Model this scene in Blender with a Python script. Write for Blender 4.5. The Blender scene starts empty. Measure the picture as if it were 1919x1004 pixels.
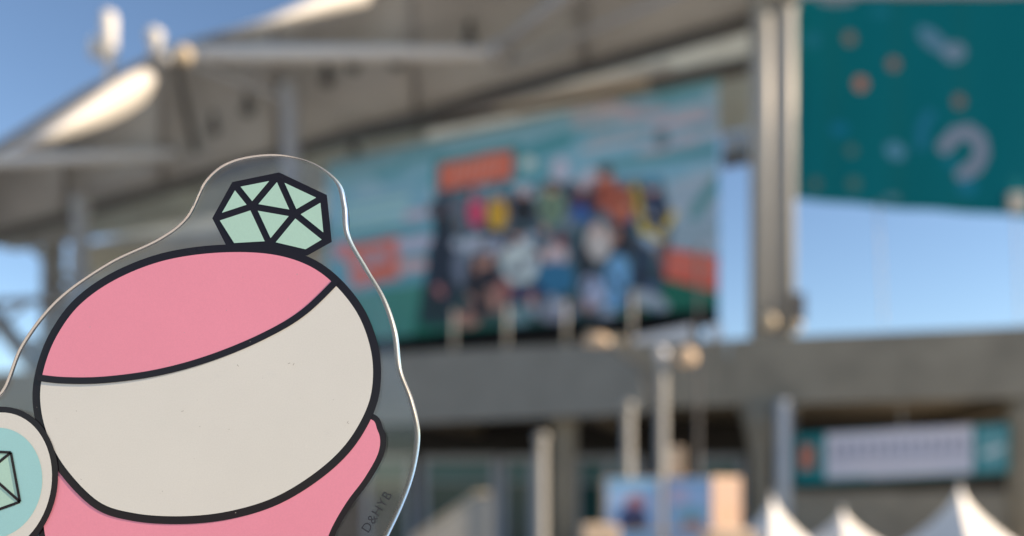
import bpy, bmesh, math, random
import numpy as np
from mathutils import Vector, Matrix
random.seed(7)
SC = bpy.context.scene
COL = SC.collection

# ------------------------------------------------------------------ camera
F, HOR, CX = 1500.0, 911.0, 959.5          # focal length and horizon of the 1919 px wide photograph
CAMZ = 4.0
cd = bpy.data.cameras.new('camera'); cam = bpy.data.objects.new('camera', cd); COL.objects.link(cam)
cam.location = (0, 0, CAMZ); cam.rotation_euler = (math.radians(90), 0, 0)
cd.sensor_width = 36.0; cd.lens = 36.0 * F / 1919.0
cd.shift_y = (HOR - 502.0) / 1919.0
cd.clip_start = 0.01; cd.clip_end = 3000
cd.dof.use_dof = True; cd.dof.focus_distance = 0.1
cd.dof.aperture_fstop = 11.2               # about 2.4 mm of glass: a phone lens focused at 10 cm
SC.camera = cam

# ------------------------------------------------------------------ sky, sun, exposure
SUN_DIR = Vector((1.0, -0.15, 0.46)).normalized()
el = math.asin(SUN_DIR.z); az = math.atan2(SUN_DIR.x, SUN_DIR.y)
w = bpy.data.worlds.new('World'); SC.world = w; w.use_nodes = True
nt = w.node_tree; nt.nodes.clear()
sky = nt.nodes.new('ShaderNodeTexSky'); sky.sky_type = 'NISHITA'; sky.sun_disc = False
sky.sun_elevation = el; sky.sun_rotation = az
sky.air_density = 1.0; sky.dust_density = 0.25; sky.ozone_density = 3.0; sky.altitude = 400
bg = nt.nodes.new('ShaderNodeBackground'); bg.inputs['Strength'].default_value = 0.10
wo = nt.nodes.new('ShaderNodeOutputWorld')
nt.links.new(sky.outputs[0], bg.inputs[0]); nt.links.new(bg.outputs[0], wo.inputs[0])
sl = bpy.data.lights.new('sun', 'SUN'); sl.energy = 4.8; sl.angle = math.radians(0.5); sl.color = (1.0, 0.80, 0.58)
so = bpy.data.objects.new('sun', sl); COL.objects.link(so)
so.rotation_euler = SUN_DIR.to_track_quat('Z', 'Y').to_euler()
SC.view_settings.view_transform = 'Standard'; SC.view_settings.look = 'None'
SC.view_settings.exposure = 0.92; SC.view_settings.gamma = 1.0
SC.view_settings.use_white_balance = True; SC.view_settings.white_balance_temperature = 6800; SC.view_settings.white_balance_tint = 10   # set for the shade, as the phone did
SC.cycles.use_denoising = True
SC.cycles.max_bounces = 10; SC.cycles.transmission_bounces = 10; SC.cycles.glossy_bounces = 6

# ------------------------------------------------------------------ helpers
def lin(c):
    c = np.asarray(c, dtype=float) / 255.0
    return np.where(c <= 0.04045, c / 12.92, ((c + 0.055) / 1.055) ** 2.4)
def mat(name, col, rough=0.6, var=0.12, scale=1.5, bump=0.0, metal=0.0, coat=0.0, spec=0.5, trans=0.0):
    m = bpy.data.materials.new(name); m.use_nodes = True
    n = m.node_tree.nodes; l = m.node_tree.links; b = n['Principled BSDF']
    b.inputs['Roughness'].default_value = rough; b.inputs['Metallic'].default_value = metal
    b.inputs['Coat Weight'].default_value = coat; b.inputs['Coat Roughness'].default_value = 0.05
    b.inputs['Specular IOR Level'].default_value = spec
    tc = n.new('ShaderNodeTexCoord'); nz = n.new('ShaderNodeTexNoise')
    nz.inputs['Scale'].default_value = scale; nz.inputs['Detail'].default_value = 6; nz.inputs['Roughness'].default_value = 0.65
    l.new(tc.outputs['Object'], nz.inputs['Vector'])
    r = n.new('ShaderNodeValToRGB'); c = np.array(col)
    r.color_ramp.elements[0].position = 0.3; r.color_ramp.elements[1].position = 0.7
    r.color_ramp.elements[0].color = (*np.clip(c * (1 - var), 0, 1), 1)
    r.color_ramp.elements[1].color = (*np.clip(c * (1 + var), 0, 1), 1)
    l.new(nz.outputs['Fac'], r.inputs['Fac']); l.new(r.outputs['Color'], b.inputs['Base Color'])
    if bump:
        bp = n.new('ShaderNodeBump'); bp.inputs['Strength'].default_value = bump; bp.inputs['Distance'].default_value = 0.02
        nz2 = n.new('ShaderNodeTexNoise'); nz2.inputs['Scale'].default_value = scale * 12; nz2.inputs['Detail'].default_value = 5
        l.new(tc.outputs['Object'], nz2.inputs['Vector']); l.new(nz2.outputs['Fac'], bp.inputs['Height'])
        l.new(bp.outputs['Normal'], b.inputs['Normal'])
    if trans:
        t = n.new('ShaderNodeBsdfTranslucent'); mx = n.new('ShaderNodeMixShader'); mx.inputs[0].default_value = trans
        l.new(r.outputs['Color'], t.inputs['Color'])
        l.new(b.outputs[0], mx.inputs[1]); l.new(t.outputs[0], mx.inputs[2]); l.new(mx.outputs[0], n['Material Output'].inputs[0])
    return m
def print_mat(name, rough=0.55):
    m = bpy.data.materials.new(name); m.use_nodes = True
    n = m.node_tree.nodes; l = m.node_tree.links; b = n['Principled BSDF']
    a = n.new('ShaderNodeAttribute'); a.attribute_name = 'ink'
    b.inputs['Roughness'].default_value = rough; b.inputs['Specular IOR Level'].default_value = 0.08
    l.new(a.outputs['Color'], b.inputs['Base Color'])
    return m
def obj(name, verts, faces, m=None, parent=None, smooth=False):
    me = bpy.data.meshes.new(name); me.from_pydata([tuple(v) for v in verts], [], faces)
    bm = bmesh.new(); bm.from_mesh(me); bmesh.ops.recalc_face_normals(bm, faces=bm.faces); bm.to_mesh(me); bm.free()
    if smooth: me.polygons.foreach_set('use_smooth', [True] * len(me.polygons))
    if m: me.materials.append(m)
    o = bpy.data.objects.new(name, me); COL.objects.link(o)
    if parent: put(o, parent)
    return o
def put(o, parent):
    o.parent = parent; o.matrix_parent_inverse = Matrix.Translation(parent.location).inverted() if parent.location.length else Matrix()
def thing(name, label, cat, loc=(0, 0, 0), group=None):
    o = bpy.data.objects.new(name, None); COL.objects.link(o); o.location = loc; o.empty_display_size = 0.2
    return tag(o, label, cat, group)
def tag(o, label, cat, group=None):
    o['label'] = label; o['category'] = cat
    if group: o['group'] = group
    return o
class Geo:
    def __init__(s): s.v = []; s.f = []
    def box8(s, c):                       # c: 8 corners, bottom ring then top ring
        k = len(s.v); s.v += [Vector(p) for p in c]
        s.f += [tuple(k + i for i in q) for q in ((0, 3, 2, 1), (4, 5, 6, 7), (0, 1, 5, 4), (1, 2, 6, 5), (2, 3, 7, 6), (3, 0, 4, 7))]
        return s
    def box(s, x0, x1, y0, y1, z0, z1):
        return s.box8([(x0, y0, z0), (x1, y0, z0), (x1, y1, z0), (x0, y1, z0), (x0, y0, z1), (x1, y0, z1), (x1, y1, z1), (x0, y1, z1)])
    def tube(s, pts, rad, n=12, cap=True):
        pts = [Vector(p) for p in pts]; k = len(s.v)
        rad = rad if isinstance(rad, (list, tuple)) else [rad] * len(pts)
        for i, p in enumerate(pts):
            d = (pts[min(i + 1, len(pts) - 1)] - pts[max(i - 1, 0)]).normalized()
            a = d.cross(Vector((0, 0, 1)) if abs(d.z) < 0.95 else Vector((1, 0, 0))).normalized(); b = d.cross(a)
            for j in range(n):
                q = 2 * math.pi * j / n; s.v.append(p + (a * math.cos(q) + b * math.sin(q)) * rad[i])
        for i in range(len(pts) - 1):
            for j in range(n):
                s.f.append((k + i * n + j, k + i * n + (j + 1) % n, k + (i + 1) * n + (j + 1) % n, k + (i + 1) * n + j))
        if cap:
            s.f.append(tuple(k + j for j in range(n))[::-1]); e = k + (len(pts) - 1) * n; s.f.append(tuple(e + j for j in range(n)))
        return s
    def lathe(s, c, prof, n=20):
        return s.tube([(c[0], c[1], z) for r, z in prof], [max(r, 1e-4) for r, z in prof], n)
    def grid(s, fn, nu, nv):
        k = len(s.v)
        for j in range(nv + 1):
            for i in range(nu + 1): s.v.append(Vector(fn(i / nu, j / nv)))
        for j in range(nv):
            for i in range(nu):
                a = k + j * (nu + 1) + i; s.f.append((a, a + 1, a + nu + 2, a + nu + 1))
        return s
    def build(s, name, m=None, parent=None, smooth=False): return obj(name, s.v, s.f, m, parent, smooth)
class Frame:
    """A vertical plane in the place: origin, direction u along it, n towards the plaza; s along u, t along n."""
    def __init__(self, o, u):
        self.o = Vector((o[0], o[1], 0)); self.u = Vector((u[0], u[1], 0)).normalized()
        self.n = Vector((-self.u.y, self.u.x, 0))
        if self.n.y > 0: self.n = -self.n
    def pt(self, s, t, z): return self.o + self.u * s + self.n * t + Vector((0, 0, z))
    def see(self, x, y, t=0.0):           # the point of plane t that the photograph shows at x, y
        r = Vector(((x - CX) / F, 1.0, (HOR - y) / F))
        d = (self.n.dot(self.o) + t) / (self.n.x * r.x + self.n.y * r.y)
        return Vector((0, 0, CAMZ)) + r * d
    def st(self, p): return ((Vector(p) - self.o).dot(self.u), p[2])
    def box(self, g, s0, s1, t0, t1, z0, z1):
        return g.box8([self.pt(s0, t0, z0), self.pt(s1, t0, z0), self.pt(s1, t1, z0), self.pt(s0, t1, z0),
                       self.pt(s0, t0, z1), self.pt(s1, t0, z1), self.pt(s1, t1, z1), self.pt(s0, t1, z1)])
def at(x, y, d): return Vector(((x - CX) * d / F, d, CAMZ + (HOR - y) * d / F))
A = Frame((10.27, 40.0), (-0.896, 0.444))      # the stand with the big banner
B = Frame((19.8, 31.0), (-0.968, 0.251))       # the concourse deck
C = Frame((12.96, 36.0), (0.975, -0.22))       # the next side of the stadium
def lerp(a, b, f): return a + (b - a) * f
def sample(poly, f):                           # point at fraction f of a polyline
    L = [(poly[i + 1] - poly[i]).length for i in range(len(poly) - 1)]; d = f * sum(L)
    for i, q in enumerate(L):
        if d <= q or i == len(L) - 1: return lerp(poly[i], poly[i + 1], d / q)
        d -= q

# flat print: shapes painted as ink on a finely divided cloth
class Ink:
    def __init__(self, P, base):               # P: N x 2 design coordinates of the cloth's vertices
        self.P = P; self.mute = 0.0; self.c = np.tile(lin(base), (len(P), 1))
    def _mix(self, m, col, a=1.0):
        c = lin(col); c = c * (1 - self.mute) + self.mute * np.array([0.16, 0.19, 0.22]); m = (m * a * getattr(self, '_a', 1.0))[:, None]; self.c = self.c * (1 - m) + c * m
    def ell(self, x, y, rx, ry, col, rot=0, a=1.0, soft=0.08):
        d = self.P - np.array([x, y]); r = math.radians(rot); cs, sn = math.cos(r), math.sin(r)
        q = np.hypot((d[:, 0] * cs + d[:, 1] * sn) / rx, (-d[:, 0] * sn + d[:, 1] * cs) / ry)
        self._mix(np.clip((1 - q) / soft + 0.5, 0, 1), col, a); return self
    def poly(self, pts, col, a=1.0):
        x, y = self.P[:, 0], self.P[:, 1]; ins = np.zeros(len(x), bool); n = len(pts)
        for i in range(n):
            (x1, y1), (x2, y2) = pts[i], pts[(i + 1) % n]
            if y1 == y2: continue
            c = ((y1 > y) != (y2 > y)) & (x < (x2 - x1) * (y - y1) / (y2 - y1) + x1); ins ^= c
        self._mix(ins.astype(float), col, a); return self
    def line(self, pts, wd, col, a=1.0):
        best = np.full(len(self.P), 1e9)
        for i in range(len(pts) - 1):
            p, q = np.array(pts[i], float), np.array(pts[i + 1], float); d = q - p
            t = np.clip(((self.P - p) @ d) / (d @ d), 0, 1); best = np.minimum(best, np.hypot(*(self.P - p - t[:, None] * d).T))
        self._mix(np.clip((wd / 2 - best) / (0.15 * wd) + 0.5, 0, 1), col, a); return self
def cloth(name, fr, q, nu, nv, m, parent, wave=0.05, t=0.0, gain=1.0, paint=None, base=(128, 128, 128)):
    """A hung print on frame fr; q = corners TL TR BR BL as (x, y) of the photograph, at distance t from the frame."""
    c = [fr.see(x, y, t) for x, y in q]; g = Geo()
    def fn(a, b):
        p = lerp(lerp(c[0], c[1], a), lerp(c[3], c[2], a), b)
        return p + fr.n * wave * (math.sin(a * 23 + b * 2) * 0.5 + math.sin(a * 9 - b * 5) * 0.6) * (0.3 + 0.7 * b)
    g.grid(fn, nu, nv); V = np.array([v[:] for v in g.v])
    P = np.stack([CX + F * V[:, 0] / V[:, 1], HOR - F * (V[:, 2] - CAMZ) / V[:, 1]], 1)   # design drawn in the photograph's units
    ink = Ink(P, base)
    if paint: paint(ink)
    o = g.build(name, m, parent, True)
    at_ = o.data.attributes.new('ink', 'FLOAT_COLOR', 'POINT')
    at_.data.foreach_set('color', np.hstack([np.clip(ink.c * gain, 0, 0.85), np.ones((len(V), 1))]).astype(np.float32).ravel())
    md = o.modifiers.new('thick', 'SOLIDIFY'); md.thickness = 0.012; md.offset = -1
    return o

M = {}
M['paving'] = mat('paving', (0.42, 0.39, 0.35), 0.8, 0.15, 0.8, 0.3)
M['concrete'] = mat('concrete', (0.245, 0.222, 0.176), 0.85, 0.24, 0.45, 0.25)
M['concrete_grey'] = mat('concrete_grey', (0.222, 0.222, 0.202), 0.85, 0.10, 0.7, 0.25)
M['membrane'] = mat('membrane', (0.47, 0.48, 0.475), 0.7, 0.12, 0.30, 0.1, trans=0.14)
M['white_membrane'] = mat('white_membrane', (0.58, 0.575, 0.56), 0.55, 0.05, 0.8, 0.05)
M['steel_white'] = mat('steel_white', (0.62, 0.62, 0.61), 0.4, 0.06, 2.0)
M['steel_grey'] = mat('steel_grey', (0.32, 0.32, 0.32), 0.45, 0.08, 2.0)
M['steel_dark'] = mat('steel_dark', (0.085, 0.083, 0.08), 0.5, 0.15, 2.0)
M['ceiling'] = mat('ceiling', (0.66, 0.70, 0.69), 0.75, 0.14, 0.5, 0.1, trans=0.55)
M['tan'] = mat('tan', (0.55, 0.46, 0.33), 0.6, 0.1, 1.2)
M['tan_pole'] = mat('tan_pole', (0.31, 0.31, 0.29), 0.5, 0.08, 2.0)
M['dark_wall'] = mat('dark_wall', (0.045, 0.043, 0.042), 0.7, 0.3, 0.6)  # near-black: shade of the voids under canopy and deck put into the colour
M['glass_green'] = mat('glass_green', (0.02, 0.07, 0.065), 0.12, 0.2, 0.8)
M['door_frame'] = mat('door_frame', (0.36, 0.38, 0.42), 0.4, 0.05, 2.0)
M['white_panel'] = mat('white_panel', (0.72, 0.73, 0.76), 0.5, 0.05, 1.0)
M['tent'] = mat('tent', (0.80, 0.79, 0.77), 0.6, 0.04, 1.5, 0.05)
M['card'] = mat('card', (0.62, 0.47, 0.33), 0.7, 0.1, 2.0)
M['pipe'] = mat('pipe', (0.42, 0.45, 0.48), 0.35, 0.06, 2.0)
M['rope'] = mat('rope', (0.55, 0.55, 0.52), 0.8, 0.1, 4.0)
M['print'] = print_mat('print')
M['pale_wall'] = mat('pale_wall', (0.52, 0.49, 0.41), 0.85, 0.15, 0.4, 0.2)
M['mast'] = mat('mast', (0.34, 0.345, 0.335), 0.45, 0.06, 1.0)

# ------------------------------------------------------------------ the setting
g = Geo(); g.v = [Vector(p) for p in ((-600, -600, 0), (600, -600, 0), (600, 900, 0), (-600, 900, 0))]; g.f = [(0, 1, 2, 3)]
o = g.build('ground', M['paving']); o['kind'] = 'structure'
o = Geo().box(-14, 14, -16, 2.2, 0.004, CAMZ - 1.6).build('terrace', M['paving']); o['kind'] = 'structure'

# ------------------------------------------------------------------ stand roof
roof = thing('stadium_roof', 'grey membrane canopy roof with steel tubes above the big group banner', 'roof', A.pt(6, 0, 10.2))
EAVE = [A.see(x, y, 9) for x, y in ((-170, 372), (0, 268), (160, 170), (318, 90), (500, 40), (700, -14), (950, -78), (1250, -150), (1470, -205))]
RING = [A.see(x, y, 3) for x, y in ((-170, 488), (180, 388), (545, 283), (960, 164), (1400, 38), (1490, 12))]
BAND = [A.see(x, y, -0.35) for x, y in ((-170, 440), (180, 366), (600, 268), (960, 205), (1320, 143), (1480, 112))]
REAR = [A.see(x, y, -17) for x, y in ((-60, 462), (90, 448), (300, 440), (600, 420), (800, 405))]
NB = 7
for b in range(NB):
    f0, f1 = b / NB, (b + 1) / NB
    def fn(a, v):
        p = lerp(sample(EAVE, lerp(f0, f1, a)), sample(RING, lerp(f0, f1, a)), v)
        return p + Vector((0, 0, 1.1 * math.sin(math.pi * a) * math.sin(math.pi * v)))
    o = Geo().grid(fn, 12, 8).build('membrane_panel', M['membrane'], roof, True)
    md = o.modifiers.new('thick', 'SOLIDIFY'); md.thickness = 0.04
for b in range(NB + 1):
    p, q = sample(EAVE, b / NB), sample(RING, b / NB); dz = Vector((0, 0, -0.12))
    Geo().tube([p + dz, lerp(p, q, .5) + dz, q + dz], 0.11, 8).build('seam_rib', M['steel_grey'], roof, True)
def strip(poly, off, w_, h_, name, m, par):       # a square beam along a polyline
    g = Geo()
    for i in range(len(poly) - 1):
        a, b = poly[i] + off, poly[i + 1] + off; n = A.n * w_ / 2; z = Vector((0, 0, h_ / 2)); e = (b - a) * 0.0005
        a, b = a + e, b - e
        g.box8([a - n - z, b - n - z, b + n - z, a + n - z, a - n + z, b - n + z, b + n + z, a + n + z])
    return g.build(name, m, par)
strip(RING, Vector((0, 0, -0.1)), 0.5, 0.62, 'ring_beam', M['steel_dark'], roof)
strip(BAND, Vector((0, 0, 0.05)), 0.5, 0.55, 'banner_truss', M['steel_dark'], roof)
Geo().tube(EAVE, 0.13, 10).build('eave_tube', M['steel_grey'], roof, True)
# ceiling panels between ring beam and banner truss, and on into the stand
def panels(P, Q, n, name, m, f0=0.0, f1=1.0, fold=0.0):
    for i in range(n):
        a, b = lerp(f0, f1, i / n), lerp(f0, f1, (i + 1) / n)
        c = [sample(P, a), sample(P, b), sample(Q, b), sample(Q, a)]; z = Vector((0, 0, 0.12)); k = Vector((0, 0, fold * (i % 2)))
        g = Geo(); g.box8([p + k for p in c] + [p + k + z for p in c]); g.build(name, m, roof)
up = Vector((0, 0, 0.35))
panels([p + up for p in RING], [p + up for p in BAND], 12, 'ceiling_panel', M['ceiling'], fold=0.06)
MID = [A.see(x, y, -0.7) + Vector((0, 0, 0.4)) for x, y in ((-60, 415), (180, 362), (600, 264), (800, 230))]
panels(MID, REAR, 7, 'ceiling_panel', M['ceiling'], fold=0.08)
END0 = [A.see(x, y, -0.7) for x, y in ((1180, 165), (1480, 108))]; END1 = [A.see(x, y, -8) for x, y in ((1180, 290), (1480, 222))]
panels(END0, END1, 3, 'ceiling_panel', M['ceiling'])
def cover(P, Q, name):
    Geo().grid(lambda a, v: lerp(sample(P, a), sample(Q, a), v), 12, 1).build(name, M['ceiling'], roof).modifiers.new('t', 'SOLIDIFY').thickness = 0.1
U1 = Vector((0, 0, 0.95))
cover([p + U1 * 1.2 for p in BAND], [p + U1 * 1.2 - A.n * 9.6 for p in BAND], 'roof_deck')
# added tan strip: warm light over the banner put into its colour
P = [A.see(x, y, 0.6) for x, y in ((930, 195), (1215, 150))]
g = Geo(); n = A.n * 0.05; z = Vector((0, 0, 0.35)); g.box8([P[0] - n - z, P[1] - n - z, P[1] + n - z, P[0] + n - z, P[0] - n + z, P[1] - n + z, P[1] + n + z, P[0] + n + z])
g.build('warm_light_strip', M['tan'], roof)
P = [A.see(x, y, 1.2) for x, y in ((760, 226), (1260, 128))]
Geo().tube(P, 0.22, 10).build('catwalk_rail', M['steel_white'], roof, True)
# tubes of the canopy frame
N0 = A.see(322, 100, 9.6); I1 = A.see(925, 100, 6.6)
def tube(name, pts, r, m, par=roof): return Geo().tube(pts, r, 14).build(name, m, par, True)
tube('roof_tube', [N0, lerp(N0, I1, 0.5), I1], [0.46, 0.42, 0.30], M['steel_white'])
tube('roof_tube', [N0, A.see(545, 195, 6.8)], [0.30, 0.26], M['steel_grey'])
tube('roof_tube', [N0, A.see(366, 282, 4.6)], [0.24, 0.22], M['steel_dark'])
tube('roof_tube', [A.see(-140, 306, 11), A.see(330, 290, 5.2)], [0.42, 0.36], M['steel_white'])
tube('roof_tube', [I1, A.see(1085, -25, 9)], [0.30, 0.34], M['steel_grey'])
tube('roof_tube', [A.see(960, 118, 6.4), A.see(1400, -60, 7.4)], [0.2, 0.2], M['steel_grey'])
def ball(c, r, name, m, par, zs=1.0):
    bm = bmesh.new(); bmesh.ops.create_uvsphere(bm, u_segments=16, v_segments=10, radius=r)
    v = [Vector((p.co.x, p.co.y, p.co.z * zs)) + Vector(c) for p in bm.verts]; f = [tuple(q.index for q in p.verts) for p in bm.faces]; bm.free()
    return obj(name, v, f, m, par, True)
ball(A.see(344, 103, 10.6), 0.46, 'node_joint', M['tan'], roof)  # sunlight on the node put into this ball's tan colour
ball(A.see(308, 112, 10.2), 0.40, 'node_joint', M['steel_grey'], roof)
g = Geo(); c = A.see(290, 85, 9); g.lathe(c, [(0.3, c.z - 0.6), (0.32, c.z + 0.2), (0.46, c.z + 0.3), (0.46, c.z + 0.75), (0.2, c.z + 0.95)]); g.build('vent_cap', M['white_membrane'], roof, True)
ball(A.see(940, 100, 6.4), 0.75, 'node_joint', M['steel_grey'], roof, 0.8)
# bulging white fascia membranes along the eave
def fascia(tops, bots, reach):
    X = [p[0] for p in tops]; x0, x1 = max(X), min(X)
    def at_(tab, x): q = sorted(tab); return float(np.interp(x, [p[0] for p in q], [p[1] for p in q]))
    def fn(a, v):
        a2 = a ** 1.6; x = lerp(x0, x1, a2); y = lerp(at_(tops, x), at_(bots, x), v)
        t = 12.0 + reach * (1 - (1 - a2) ** 2.4) + 0.9 * math.sin(math.pi * v) * (1 - a2)
        return A.see(x, y, t)
    o = Geo().grid(fn, 36, 12).build('fascia_membrane', M['white_membrane'], roof, True); o.modifiers.new('t', 'SOLIDIFY').thickness = 0.03
    return o
fascia([(291, 148), (284, 134), (268, 128), (240, 138), (200, 162), (100, 224), (-10, 290)], [(291, 152), (286, 170), (272, 192), (245, 212), (200, 234), (100, 268), (-10, 296)], 8.5)
fascia([(700, -22), (690, -38), (600, -10), (500, 32), (420, 60)], [(700, -15), (688, 10), (600, 30), (500, 52), (420, 64)], 9.0)
fascia([(1150, -140), (1100, -140), (800, -55)], [(1150, -130), (1100, -85), (800, -42)], 9.0)
# floodlight on the roof edge
c = A.see(204, 132, 10); s = (c.y) / F
g = Geo(); g.lathe(c, [(0.17, c.z - 1.2), (0.17, c.z + 0.4), (0.42, c.z + 0.55), (0.45, c.z + 3.0), (0.36, c.z + 3.25), (0.05, c.z + 3.3)])
fl = g.build('floodlight', M['white_membrane'], roof, True)
g = Geo(); p = c + Vector((-0.75, 0, 1.2)); g.lathe(p, [(0.1, p.z - 0.5), (0.34, p.z - 0.4), (0.34, p.z + 0.5), (0.1, p.z + 0.6)]); g.build('lamp_head', M['white_membrane'], fl, True)
# small lamps and speakers under the canopy
for x, y, t in ((612, 148, 6), (662, 122, 6.5), (400, 240, 6), (462, 205, 6), (880, 75, 6), (742, 115, 6), (665, 278, 1.5)):
    p = A.see(x, y, t); g = Geo(); g.lathe(p, [(0.16, p.z + 0.9), (0.16, p.z + 0.25), (0.34, p.z + 0.15), (0.36, p.z - 0.25), (0.3, p.z - 0.3)], 12)
    g.build('downlight', M['steel_dark'], roof, True)
# roof columns
DECKZ = 9.6
def column(x, t, rad, ztop_y, m, pair=None):
    top = A.see(x, ztop_y, t); g = Geo()
    g.lathe(top, [(rad * 1.5, DECKZ - 0.1), (rad * 1.5, DECKZ + 0.15), (rad, DECKZ + 0.3), (rad, top.z - 0.8), (rad * 1.25, top.z - 0.2), (rad * 1.25, top.z)], 20)
    return g.build('roof_column', m, roof, True), top
column(545, 6.9, 0.46, 160, M['steel_grey'])
column(152, 5.4, 0.55, 372, M['steel_grey'])
column(985, 4.2, 0.01 + 0.45, 130, M['steel_grey']) if False else None
# tall twin mast beside the big banner
mast = thing('twin_mast', 'tall twin tube mast between the group banner and the teal banner', 'mast', (at(1452, 600, 35.5).x, 35.5, DECKZ))
for dx, r in ((-0.52, 0.50), (0.50, 0.46)):
    c = at(1449, 600, 35.5) + Vector((dx, 0, 0)); Geo().lathe(c, [(r, DECKZ - 0.1), (r, 33.0)], 22).build('tube', M['mast'], mast, True)
c = at(1449, 600, 35.5)
Geo().box(c.x - 0.22, c.x + 0.22, 35.35, 35.65, DECKZ, 33).build('web_plate', M['steel_grey'], mast)
Geo().box(c.x - 1.15, c.x + 1.12, 34.7, 36.3, DECKZ - 0.1, DECKZ + 0.25).build('base_plate', M['steel_grey'], mast)
Geo().box(c.x + 0.55, c.x + 1.15, 34.75, 35.3, DECKZ + 1.6, DECKZ + 2.8).build('junction_box', M['steel_dark'], mast)
ball((c.x - 0.45, 34.7, DECKZ + 1.55), 0.33, 'floodlight', M['tan'], mast)
ball((c.x + 0.75, 34.7, DECKZ + 1.35), 0.25, 'floodlight', M['tan'], mast)

# ------------------------------------------------------------------ upper stand behind the banner
stand = thing('stand_wall', 'dark upper stand wall under the canopy behind the group banner', 'stand', A.pt(8, -8, DECKZ))
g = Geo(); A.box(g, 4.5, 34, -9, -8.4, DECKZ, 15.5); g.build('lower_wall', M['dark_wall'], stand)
g = Geo(); A.box(g, 1.6, 34, -3.2, -2.8, DECKZ - 0.3, 13.6); g.build('glazed_front', M['dark_wall'], stand)  # near-black sheet for the unlit interior showing below the banner
g = Geo(); p0 = A.see(128, 480, -17.5); p1 = A.see(860, 480, -17.5); s0, s1 = A.st(p1)[0], A.st(p0)[0]
A.box(g, s0, s1, -18.2, -17.6, DECKZ, A.see(300, 428, -17.5).z); g.build('rear_wall', M['pale_wall'], stand)
for k in range(9):
    g = Geo(); A.box(g, 2.0 + k * 3.2, 2.25 + k * 3.2, -2.8, -2.6, DECKZ, 13.6); g.build('mullion', M['steel_dark'], stand)
# open braced frame at the far end of the stand
tower = thing('braced_stair_frame', 'open grey steel stair frame at the far left end of the stand', 'frame', A.pt(46, -14, 0))
def bar(x0, y0, x1, y1, t, r, m='steel_grey'): return Geo().tube([A.see(x0, y0, t), A.see(x1, y1, t)], r, 8).build('brace', M[m], tower)
bar(-40, 395, 150, 412, -6, 0.75); bar(-40, 428, 150, 440, -8, 0.8); bar(-40, 567, 150, 560, -10, 0.42); bar(-20, 580, 80, 705, -10, 0.85, 'steel_grey')
bar(100, 430, 92, 960, -12, 1.1); bar(-40, 745, 110, 740, -10, 0.6); bar(120, 540, 120, 950, -12, 0.7); bar(60, 640, 130, 700, -10, 0.5)
bar(20, 430, 150, 540, -11, 0.35); bar(-40, 640, 60, 560, -9, 0.25); bar(-40, 325, 110, 345, -5, 0.4); bar(25, 330, 60, 460, -8, 0.3)
for s in (42.5, 52):
    g = Geo(); A.box(g, s, s + 0.6, -12.6, -12, 0, 24); g.build('post', M['steel_grey'], tower)

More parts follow.
